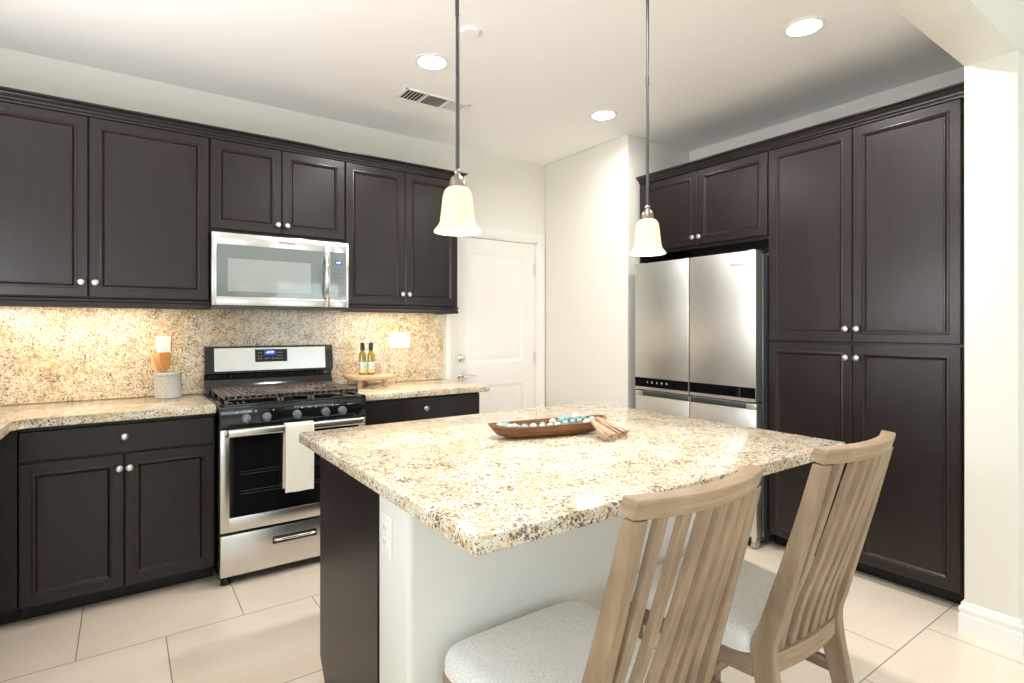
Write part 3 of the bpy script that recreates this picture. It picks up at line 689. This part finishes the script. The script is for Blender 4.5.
# ------------------------------------------------------------------ outlets
def wall_plate(label, loc, rz, w_, h_, sockets):
    t = thing('wall_outlet', label, 'outlet', loc, rz)
    MB().box(-w_/2, w_/2, -0.005, 0.0, -h_/2, h_/2, 0.002).build('cover_plate', 'plate', t, world=False)
    for s_, sx in zip(sockets, [(-w_/2 + w_ * (i + 0.5) / len(sockets)) for i in range(len(sockets))]):
        if s_ == 'o':
            k = MB()
            for z in (0.019, -0.019): k.box(sx - 0.0135, sx + 0.0135, -0.0075, -0.004, z - 0.0135, z + 0.0135, 0.003)
            ko = k.build('socket', 'plate', t, world=False)
            for z in (0.019, -0.019):
                for dx in (-0.006, 0.006): MB().box(sx + dx - 0.001, sx + dx + 0.001, -0.0078, -0.007, z - 0.002, z + 0.006).build('slot', 'ink', ko, world=False)
        else:
            MB().box(sx - 0.016, sx + 0.016, -0.009, -0.004, -0.033, 0.033, 0.003).build('rocker_switch', 'plate', t, world=False)
    return t
wall_plate('white outlet plate on the granite backsplash behind the utensil crock', (0.190, Yw - 0.0205, 1.205), 0, 0.07, 0.115, 'o')
wall_plate('wide white three-gang switch plate on the backsplash near the white door', (1.660, Yw - 0.0205, 1.217), 0, 0.165, 0.115, 'sso')
wall_plate('white outlet plate on the left end of the pale island wall', (0.5995, 1.447, 0.735), -PI/2, 0.072, 0.118, 'o')

# ------------------------------------------------------------------ crock with spoons
cr = thing('utensil_crock', 'speckled grey stoneware crock holding wooden spoons on the left counter', 'crock', (0.205, 3.655, 0.9155))
cw = MB(); cw.lathe([(0.0, 0), (0.060, 0), (0.064, 0.004), (0.066, 0.06), (0.066, 0.125), (0.070, 0.130), (0.070, 0.142), (0.066, 0.146), (0.060, 0.144), (0.059, 0.02), (0.0, 0.018)], (0.205, 3.655, 0.9155), (0, 0, 1), 40)
cw.build('crock_body', 'crock', cr)
def spoon(label, dx, dy, leanx, leany, L, kind, matn):
    b0 = Vector((0.205 + dx, 3.655 + dy, 0.938)); d = Vector((leanx, leany, 1)).normalized(); tip = b0 + d * L
    mb = MB()
    if kind == 'handle': mb.tube([b0, b0 + d * L * 0.5, tip - d * 0.015, tip], [0.006, 0.0065, 0.009, 0.006], 10)
    elif kind == 'spatula':
        mb.tube([b0, b0 + d * L * 0.6], [0.006, 0.0065], 10)
        u = Vector((1, 0.2, -leanx)).normalized(); w_ = d.cross(u).normalized()
        lp = []
        for f, hw_ in ((0.58, 0.007), (0.66, 0.019), (0.8, 0.026), (0.97, 0.027), (1.0, 0.022)):
            c = b0 + d * L * f; lp.append([c - u * hw_ - w_ * 0.0035, c + u * hw_ - w_ * 0.0035, c + u * hw_ + w_ * 0.0035, c - u * hw_ + w_ * 0.0035])
        mb.loft(lp)
    else:
        mb.tube([b0, b0 + d * L * 0.7], [0.006, 0.0065], 10); c = b0 + d * (L * 0.84)
        mb.ball(c, 0.03, 16, 10, (0.9, 0.32, 1.25))
    return tag(mb.build('wooden_' + ('spoon' if kind != 'spatula' else 'spatula'), matn), label, 'utensil', 'wooden utensils in the crock')
spoon('pale wooden spoon handle leaning furthest left out of the grey crock', -0.022, 0.0, -0.26, 0.0, 0.225, 'handle', 'spoonwood')
spoon('pale wooden spatula standing second from the left in the crock', -0.020, 0.018, -0.16, 0.05, 0.235, 'spatula', 'spoonwood')
spoon('orange-brown wooden spatula standing upright, rightmost in the crock', -0.008, -0.015, -0.03, -0.03, 0.235, 'spatula', 'spoondark')
spoon('short pale wooden spoon handle at the back of the crock', -0.010, 0.035, -0.20, 0.04, 0.225, 'handle', 'spoonwood')

# ------------------------------------------------------------------ footed board with bottles
st = thing('footed_board', 'small round pale wood riser on three legs beside the stove', 'riser', (1.36, 3.60, 0.9155))
sb = MB(); sb.lathe([(0.0, 0), (0.155, 0), (0.163, 0.008), (0.163, 0.022), (0.157, 0.030), (0.0, 0.030)], (1.36, 3.60, 0.9655), (0, 0, 1), 48); sb.build('board', 'rawwood', st)
for a in (-0.25*PI, -0.78*PI, 0.5*PI):
    x, y = 1.36 + 0.115 * math.cos(a), 3.60 + 0.115 * math.sin(a)
    MB().cyl((x, y, 0.9155), (x, y, 0.9655), 0.017, 0.02, 16).build('leg', 'rawwood', st)
def oil(x, y, label):
    z = 0.996
    t = thing('oil_bottle', label, 'bottle', (x, y, z), 0, 'olive oil bottles on the wooden riser')
    r = 0.0245
    MB().lathe([(0.0, 0), (r - 0.003, 0), (r, 0.004), (r, 0.130), (r * 0.86, 0.143), (r * 0.55, 0.153), (0.0115, 0.158), (0.0115, 0.178), (0, 0.178)], (x, y, z), (0, 0, 1), 28).build('bottle_glass', 'oil', t)
    MB().lathe([(r + 0.0006, 0.032), (r + 0.0008, 0.033), (r + 0.0008, 0.085), (r + 0.0006, 0.086)], (x, y, z), (0, 0, 1), 28, False).build('paper_label', 'label', t)
    MB().lathe([(r + 0.0006, 0.013), (r + 0.0008, 0.014), (r + 0.0008, 0.031), (r + 0.0006, 0.032)], (x, y, z), (0, 0, 1), 28, False).build('label_band', 'labely', t)
    MB().lathe([(0.0, 0), (0.0145, 0), (0.0145, 0.048), (0.013, 0.051), (0, 0.051)], (x, y, z + 0.164), (0, 0, 1), 20).build('bottle_cap', 'blackmatte', t)
oil(1.310, 3.585, 'left one of two golden olive oil bottles on the riser'); oil(1.366, 3.578, 'right one of two golden olive oil bottles on the riser')
tag(MB().box(1.395, 1.445, 3.60, 3.645, 0.9965, 1.075, 0.004).build('ceramic_canister', 'rose'), 'small dusty pink square canister on the riser right of the bottles', 'canister')

# ------------------------------------------------------------------ dough bowl with bead garland
bw = thing('dough_bowl', 'long carved dark wooden dough bowl on the island top', 'bowl', (1.296, 1.588, 0.9155), math.radians(-11.5))
def bowl_ring(hl, hw_, z, n=44, pw=2.6):
    out = []; hl *= 0.955; hw_ *= 0.96; z *= 0.84
    for i in range(n):
        a = 2 * PI * i / n; c, s_ = math.cos(a), math.sin(a)
        e = 2 / pw
        out.append((hl * math.copysign(abs(c) ** e, c), hw_ * math.copysign(abs(s_) ** e, s_), z + 0.010 * (abs(c) ** 6)))
    return out
bm_ = MB(); bm_.loft([bowl_ring(0.205, 0.046, 0.0), bowl_ring(0.220, 0.056, 0.005), bowl_ring(0.238, 0.070, 0.026), bowl_ring(0.252, 0.080, 0.048), bowl_ring(0.253, 0.080, 0.054), bowl_ring(0.238, 0.070, 0.055), bowl_ring(0.228, 0.062, 0.036), bowl_ring(0.205, 0.050, 0.014), bowl_ring(0.16, 0.035, 0.010)])
bm_.build('bowl_body', 'bowlwood', bw, world=False, angle=50)
gl = thing('bead_garland', 'aqua and cream wooden bead garland with jute tassels lying in the dough bowl', 'garland', (1.296, 1.588, 0.924), math.radians(-11.5))
bi = 0
def bead(x, y, z, r, mt): 
    global bi
    MB().ball((x * 0.955, y * 0.96, z * 0.84 - 0.002), r * 0.95, 14, 10).build('bead', mt, gl, world=False); bi += 1
z0 = 0.0
pts = []
for k in range(4): pts.append((-0.198 + 0.012 * k, 0.026 - 0.020 * k, 0.036, 0.0165))
front = [(-0.150, -0.030, 0.033), (-0.118, -0.034, 0.030), (-0.085, -0.036, 0.029), (-0.050, -0.036, 0.030), (-0.016, -0.036, 0.031), (0.018, -0.034, 0.034), (0.052, -0.034, 0.038)]
back = [(-0.170, 0.034, 0.042), (-0.140, 0.020, 0.030), (-0.100, 0.018, 0.025), (-0.06, 0.020, 0.025), (-0.02, 0.018, 0.028), (0.020, 0.010, 0.042), (0.052, 0.0, 0.048)]
heap = [(0.072, 0.012, 0.048, 0.018), (0.098, 0.022, 0.048, 0.0145), (0.124, 0.014, 0.056, 0.018), (0.150, 0.002, 0.050, 0.015), (0.094, -0.018, 0.040, 0.013), (0.122, -0.022, 0.043, 0.013), (0.140, -0.050, 0.040, 0.017), (0.170, -0.038, 0.046, 0.017)]
k = 0
for p in pts: bead(*p[:3], p[3], 'bead1' if k % 2 else 'bead2'); k += 1
for p in front: bead(*p, 0.0155, 'bead2' if k % 5 else 'bead1'); k += 1
for p in back: bead(*p, 0.0150, 'bead1' if k % 2 else 'bead2'); k += 1
for p in heap: bead(*p[:3], p[3], 'bead1' if k % 4 else 'bead2'); k += 1
def tassel(p0, p1, r0, r1):
    p0, p1 = Vector(p0), Vector(p1); mb = MB()
    d = (p1 - p0); side = Vector((-d.y, d.x, 0)).normalized()
    for j in range(44):
        a = random.uniform(-1, 1); h_ = random.uniform(0, 1)
        q0 = p0 + side * a * r0 * 0.4 + Vector((0, 0, h_ * r0 * 0.4)); mid = p0 + d * 0.5 + side * a * (r0 + r1) * 0.42 + Vector((0, 0, h_ * r0 * 0.8)); q1 = p1 + side * a * r1 + Vector((0, 0, h_ * r1 * 0.8)) + d * random.uniform(-0.06, 0.03)
        mb.tube([q0, mid, q1], [0.0028, 0.0034, 0.0028], 5)
    mb.tube([p0 - d * 0.02, p0 + d * 0.12], [0.008, 0.010], 10)
    mb.build('tassel', 'jute', gl, world=False)
tassel((0.146, -0.064, 0.040), (0.135, -0.205, -0.006), 0.014, 0.027)
tassel((0.176, -0.050, 0.044), (0.205, -0.175, -0.006), 0.014, 0.027)

# ------------------------------------------------------------------ chairs
def bez(pts, n):
    """ Catmull-Rom through (y, z) points """
    P = [Vector(p) for p in pts]; P = [P[0] * 2 - P[1]] + P + [P[-1] * 2 - P[-2]]; out = []
    for i in range(1, len(P) - 2):
        for k in range(n):
            t = k / n; a, b, c, d = P[i-1], P[i], P[i+1], P[i+2]
            out.append(0.5 * ((2*b) + (c - a) * t + (2*a - 5*b + 4*c - d) * t*t + (3*b - a - 3*c + d) * t**3))
    out.append(P[-2]); return out
def chair(label, loc, rz=0.0):
    t = thing('dining_chair', label, 'chair', loc, rz, 'slat-back chairs at the island')
    # rear posts: one curved piece from floor to top rail, depth 0.065 at the seat
    sp = bez([(-0.300, 0.0, 0.042), (-0.262, 0.20, 0.052), (-0.214, 0.43, 0.064), (-0.236, 0.53, 0.056), (-0.274, 0.66, 0.048), (-0.320, 0.82, 0.041), (-0.362, 0.978, 0.036)], 5)
    for s_ in (-1, 1):
        mb = MB(); lp = []
        for v in sp:
            y, z, d = v; xo = 0.197 - 0.003 * max(0, (z - 0.43) / 0.55) - 0.004 * max(0, (0.43 - z) / 0.43); xi = xo - 0.031
            lp.append([(s_ * xi, y - d/2, z), (s_ * xo, y - d/2, z), (s_ * xo, y + d/2, z), (s_ * xi, y + d/2, z)])
        mb.loft(lp); o = mb.build('rear_post', 'chairwood', t, world=False, angle=50)
        bv = o.modifiers.new('bevel', 'BEVEL'); bv.width = 0.003; bv.segments = 2; bv.limit_method = 'ANGLE'; bv.angle_limit = math.radians(50)
    # bowed top rail
    lp = []
    for k in range(17):
        u = -1 + 2 * k / 16; x = 0.195 * u; bow = 0.040 * (1 - u * u)
        ya, yb = -0.380 - bow, -0.344 - bow
        lp.append([(x, ya + 0.008, 0.979), (x, yb + 0.008, 0.985), (x, yb - 0.004, 1.020), (x, ya - 0.004, 1.017)])
    mb = MB(); mb.loft(lp); o = mb.build('top_rail', 'chairwood_x', t, world=False, angle=50)
    bv = o.modifiers.new('bevel', 'BEVEL'); bv.width = 0.003; bv.segments = 2; bv.limit_method = 'ANGLE'; bv.angle_limit = math.radians(50)
    # lower back rail
    lp = []
    for k in range(11):
        u = -1 + 2 * k / 10; x = 0.169 * u; bow = 0.014 * (1 - u * u); lp.append([(x, -0.236 - bow, 0.395), (x, -0.204 - bow, 0.395), (x, -0.204 - bow, 0.447), (x, -0.236 - bow, 0.447)])
    mb = MB(); mb.loft(lp); mb.build('lower_rail', 'chairwood_x', t, world=False, angle=50)
    # six curved slats
    cv = bez([(-0.219, 0.440), (-0.243, 0.56), (-0.284, 0.70), (-0.322, 0.84), (-0.358, 0.982)], 5)
    for i in range(6):
        mb = MB(); lp = []
        for v in cv:
            y, z = v; f = (z - 0.44) / 0.54; f = max(0, min(1, f))
            pitch = 0.0535 - 0.001 * f; x = (i - 2.5) * pitch; u = x / 0.2; bow = (0.012 + 0.028 * f) * (1 - u * u); wd = 0.0145 - 0.001 * f
            tw_ = u * 0.10
            lp.append([(x - wd, y - 0.008 - bow, z), (x + wd, y - 0.008 - bow, z), (x + wd, y + 0.008 - bow, z), (x - wd, y + 0.008 - bow, z)])
        mb.loft(lp); o = mb.build('slat', 'chairwood', t, world=False, angle=50)
        bv = o.modifiers.new('bevel', 'BEVEL'); bv.width = 0.002; bv.segments = 2; bv.limit_method = 'ANGLE'; bv.angle_limit = math.radians(50)
    # seat frame, legs, stretchers
    mb = MB(); mb.box(-0.205, 0.205, 0.203, 0.225, 0.365, 0.430, 0.002).build('front_apron', 'chairwood_x', t, world=False)
    for s_ in (-1, 1):
        mb = MB(); mb.loft([[(s_ * 0.178, -0.19, z) for z in (0.375,)] + [(s_ * 0.199, -0.19, 0.375), (s_ * 0.199, -0.19, 0.430), (s_ * 0.178, -0.19, 0.430)], [(s_ * 0.206, 0.20, 0.365), (s_ * 0.228, 0.20, 0.365), (s_ * 0.228, 0.20, 0.430), (s_ * 0.206, 0.20, 0.430)]])
        mb.build('side_apron', 'chairwood_y', t, world=False)
        mb = MB(); mb.loft([[(s_ * (0.212 - a), 0.205 - b, 0.0), (s_ * (0.212 + a), 0.205 - b, 0.0), (s_ * (0.212 + a), 0.205 + b, 0.0), (s_ * (0.212 - a), 0.205 + b, 0.0)] for a, b in ((0.014, 0.014),)] + [[(s_ * (0.218 - 0.021), 0.190, z), (s_ * (0.218 + 0.021), 0.190, z), (s_ * (0.218 + 0.021), 0.232, z), (s_ * (0.218 - 0.021), 0.232, z)] for z in (0.34, 0.43)])
        mb.build('front_leg', 'chairwood', t, world=False)
        mb = MB(); mb.loft([[(s_ * 0.174, -0.245, 0.270), (s_ * 0.193, -0.245, 0.270), (s_ * 0.193, -0.245, 0.305), (s_ * 0.174, -0.245, 0.305)], [(s_ * 0.188, 0.185, 0.250), (s_ * 0.206, 0.185, 0.250), (s_ * 0.206, 0.185, 0.285), (s_ * 0.188, 0.185, 0.285)]])
        mb.build('side_stretcher', 'chairwood_y', t, world=False)
    MB().box(-0.19, 0.19, -0.02, 0.0, 0.262, 0.290, 0.002).build('cross_stretcher', 'chairwood_x', t, world=False)
    # upholstered seat: superellipse plan, domed top
    def ring(sc, z, dy=0.0):
        out = []
        for i in range(48):
            a = 2 * PI * i / 48; c, s_ = math.cos(a), math.sin(a); e = 2 / 8.0
            x = math.copysign(abs(c) ** e, c); y = math.copysign(abs(s_) ** e, s_)
            hwid = 0.230 + 0.020 * y
            out.append((x * hwid * sc, 0.030 + y * 0.225 * (1 - (1 - sc) * 1.0), z))
        return out
    cu = MB(); cu.loft([ring(0.965, 0.428), ring(0.985, 0.4305), ring(0.998, 0.438), ring(1.003, 0.450), ring(0.998, 0.464), ring(0.98, 0.477), ring(0.94, 0.487), ring(0.86, 0.493), ring(0.6, 0.498), ring(0.3, 0.4995), ring(0.02, 0.500)])
    cu.build('seat_cushion', 'fabric', t, world=False, angle=80)
    pp = MB(); loop = ring(0.995, 0.4335); pp.tube([Vector(p) for p in loop] + [Vector(loop[0])], 0.0032, 8); pp.build('cushion_piping', 'fabric', t, world=False, angle=80)
    return t
chair('grey-seated driftwood slat-back chair nearest the camera, at the left of the island front', (0.908, 1.020, 0))
chair('driftwood slat-back chair with grey seat further right, in front of the pantry', (1.577, 1.020, 0))

# ------------------------------------------------------------------ pendants
def pendant(label, x, y):
    t = thing('pendant_light', label, 'pendant lamp', (x, y, H), 0, 'pendant lights over the island')
    MB().lathe([(0.0, 0), (0.062, 0), (0.064, 0.008), (0.055, 0.022), (0.020, 0.032), (0.0, 0.034)], (x, y, H), (0, 0, -1), 32).build('canopy', 'capmetal', t)
    MB().ball((x, y, H - 0.045), 0.013, 16, 10).build('swivel_ball', 'pewter', t)
    zt = 1.795
    r_ = MB(); r_.cyl((x, y, zt + 0.012), (x, y, H - 0.045), 0.0062, seg=14); r_.cyl((x, y, 2.30), (x, y, 2.345), 0.0078, seg=14); r_.build('rod', 'pewter', t)
    MB().lathe([(0.0, 0.018), (0.009, 0.017), (0.012, 0.010), (0.009, 0.002), (0.010, 0.0), (0.012, -0.003), (0.020, -0.009), (0.025, -0.022), (0.0275, -0.036), (0.028, -0.043), (0.0, -0.043)], (x, y, zt), (0, 0, 1), 28).build('shade_cap', 'capmetal', t)
    zc = zt - 0.040
    out_ = [(0.024, 0.001), (0.034, -0.003), (0.042, -0.013), (0.0465, -0.030), (0.0495, -0.058), (0.053, -0.088), (0.0565, -0.112), (0.064, -0.125), (0.071, -0.133), (0.0745, -0.138), (0.0745, -0.142)]
    inn = [(r - 0.003, z + (0.001 if i else 0.0)) for i, (r, z) in enumerate(out_)][::-1]
    MB().lathe(out_ + inn, (x, y, zc), (0, 0, 1), 48, False).build('lamp_shade', 'shade', t, angle=60)
    MB().ball((x, y, zc - 0.065), 0.021, 16, 12, (1, 1, 1.3)).build('bulb', 'bulb', t)
    d = bpy.data.lights.new('pendant_glow', 'POINT'); d.energy = 14; d.color = (1.0, 0.88, 0.76); d.shadow_soft_size = 0.03
    o = bpy.data.objects.new('pendant_glow', d); C.objects.link(o); o.location = (0, 0, zc - 0.075 - H); o.parent = t
pendant('bell-shaped glass pendant lamp hanging left, in front of the wall cabinets', 0.863, 1.516)
pendant('bell-shaped glass pendant lamp hanging right, in front of the refrigerator cabinet', 1.755, 1.516)

# ------------------------------------------------------------------ ceiling fixtures
def downlight(label, x, y, power=9.5):
    t = thing('recessed_downlight', label, 'ceiling light', (x, y, H), 0, 'recessed ceiling lights')
    MB().lathe([(0.074, 0.002), (0.094, 0.002), (0.095, -0.003), (0.084, -0.007), (0.074, -0.005)], (x, y, H), (0, 0, 1), 40, False).build('trim_ring', 'plate', t)
    MB().lathe([(0.0, -0.004), (0.074, -0.004), (0.075, 0.003), (0.0, 0.003)], (x, y, H), (0, 0, 1), 40, False).build('diffuser', 'lens', t)
    d = bpy.data.lights.new('downlight_beam', 'AREA'); d.shape = 'DISK'; d.size = 0.14; d.energy = power; d.color = WARM; d.spread = math.radians(165)
    o = bpy.data.objects.new('downlight_beam', d); C.objects.link(o); o.location = (0, 0, -0.012); o.parent = t
downlight('round recessed ceiling light above the microwave wall beside the vent', 1.359, 2.665)
downlight('round recessed ceiling light at the upper right, nearest the pantry', 2.650, 1.332)
downlight('smaller-looking round recessed ceiling light nearest the far corner', 2.642, 2.663, 3.6)
downlight('round recessed ceiling light above the island, outside the top of the photo', 1.359, 1.332)
sm = thing('smoke_detector', 'small flat white round detector cap on the ceiling by the left pendant rod', 'smoke detector', (1.367, 2.281, H))
MB().lathe([(0.0, 0), (0.048, 0), (0.048, 0.008), (0.042, 0.014), (0.0, 0.016)], (1.367, 2.281, H), (0, 0, -1), 32).build('cover', 'ceiling', sm)
vt = thing('ceiling_vent', 'white rectangular ceiling air vent with three louvred sections', 'vent', (1.60, 3.115, H))
vx0, vx1, vy0, vy1 = 1.375, 1.825, 3.03, 3.20
v = MB(); v.box(vx0, vx1, vy0, vy0 + 0.016, H - 0.007, H, 0.002).box(vx0, vx1, vy1 - 0.016, vy1, H - 0.007, H, 0.002).box(vx0, vx0 + 0.018, vy0, vy1, H - 0.007, H, 0.002).box(vx1 - 0.018, vx1, vy0, vy1, H - 0.007, H, 0.002)
sw = (vx1 - vx0) / 3
for k in (1, 2): v.box(vx0 + sw * k - 0.006, vx0 + sw * k + 0.006, vy0, vy1, H - 0.007, H)
v.build('frame', 'plate', vt)
MB().box(vx0 + 0.01, vx1 - 0.01, vy0 + 0.01, vy1 - 0.01, H - 0.0015, H - 0.0005).build('backing', 'ventdark', vt)
for k in range(3):
    v = MB(); a0_, a1_ = vx0 + sw * k + 0.008, vx0 + sw * (k + 1) - 0.008
    n_ = (6, 15, 9)[k]
    if k != 1:
        sg = -1 if k == 2 else 1
        for j in range(n_):
            x = a0_ + (a1_ - a0_) * (j + 0.5) / n_; v.loft([[(x - 0.002 , y, H - 0.0055), (x, y, H - 0.0055), (x + sg * 0.006 + 0.002, y, H - 0.001), (x + sg * 0.006, y, H - 0.001)] for y in (vy0 + 0.012, vy1 - 0.012)])
    else:
        for j in range(n_):
            y = vy0 + 0.016 + (vy1 - vy0 - 0.032) * (j + 0.5) / n_; v.loft([[(x, y - 0.002, H - 0.0055), (x, y, H - 0.0055), (x, y + 0.008, H - 0.001), (x, y + 0.006, H - 0.001)] for x in (a0_, a1_)])
    v.build('louvre_section', 'plate', vt)

# ------------------------------------------------------------------ under-cabinet lights
def undercab(label, xa, xb, power):
    t = thing('under_cabinet_light', label, 'light strip', ((xa + xb) / 2, YU + 0.12, 1.46))
    MB().box(xa, xb, YU + 0.10, YU + 0.14, 1.449, 1.461, 0.002).build('housing', 'plate', t)
    o = area('under_cabinet_glow', (0, 0, -0.014), (0, 0, 0), xb - xa - 0.04, 0.03, power, (1.0, 0.78, 0.50)); o.parent = t
undercab('slim light strip hidden under the wall cabinet left of the microwave', -0.60, 0.20, 3)
undercab('slim light strip hidden under the wall cabinet right of the microwave', 1.22, 1.90, 2.4)

# ------------------------------------------------------------------ garden seen only in reflections
struct(MB().box(-9, 14, -18, -3.6, -0.12, -0.02).build('lawn', 'grass'))
def shrub(label, x, y, r, h_):
    mb = MB(); rnd = random.Random(x * 7)
    for k in range(44):
        a = rnd.uniform(0, 2*PI); q = rnd.uniform(0, 0.7) * r; z = rnd.uniform(0.2, 1) * h_
        mb.ball((x + q * math.cos(a), y + q * math.sin(a), z), rnd.uniform(0.25, 0.45) * r, 8, 6)
    mb.cyl((x, y, -0.02), (x, y, h_ * 0.5), 0.08)
    tag(mb.build('garden_shrub', 'leaf', angle=20), label, 'shrub', 'garden shrubs behind the camera')
for i, x in enumerate((-1.5, 0.6, 2.1, 3.6, 5.2)): shrub('green garden shrub outside the dining windows, seen only as a reflection', x, -6.5 - (i % 2), 1.1, 2.2)
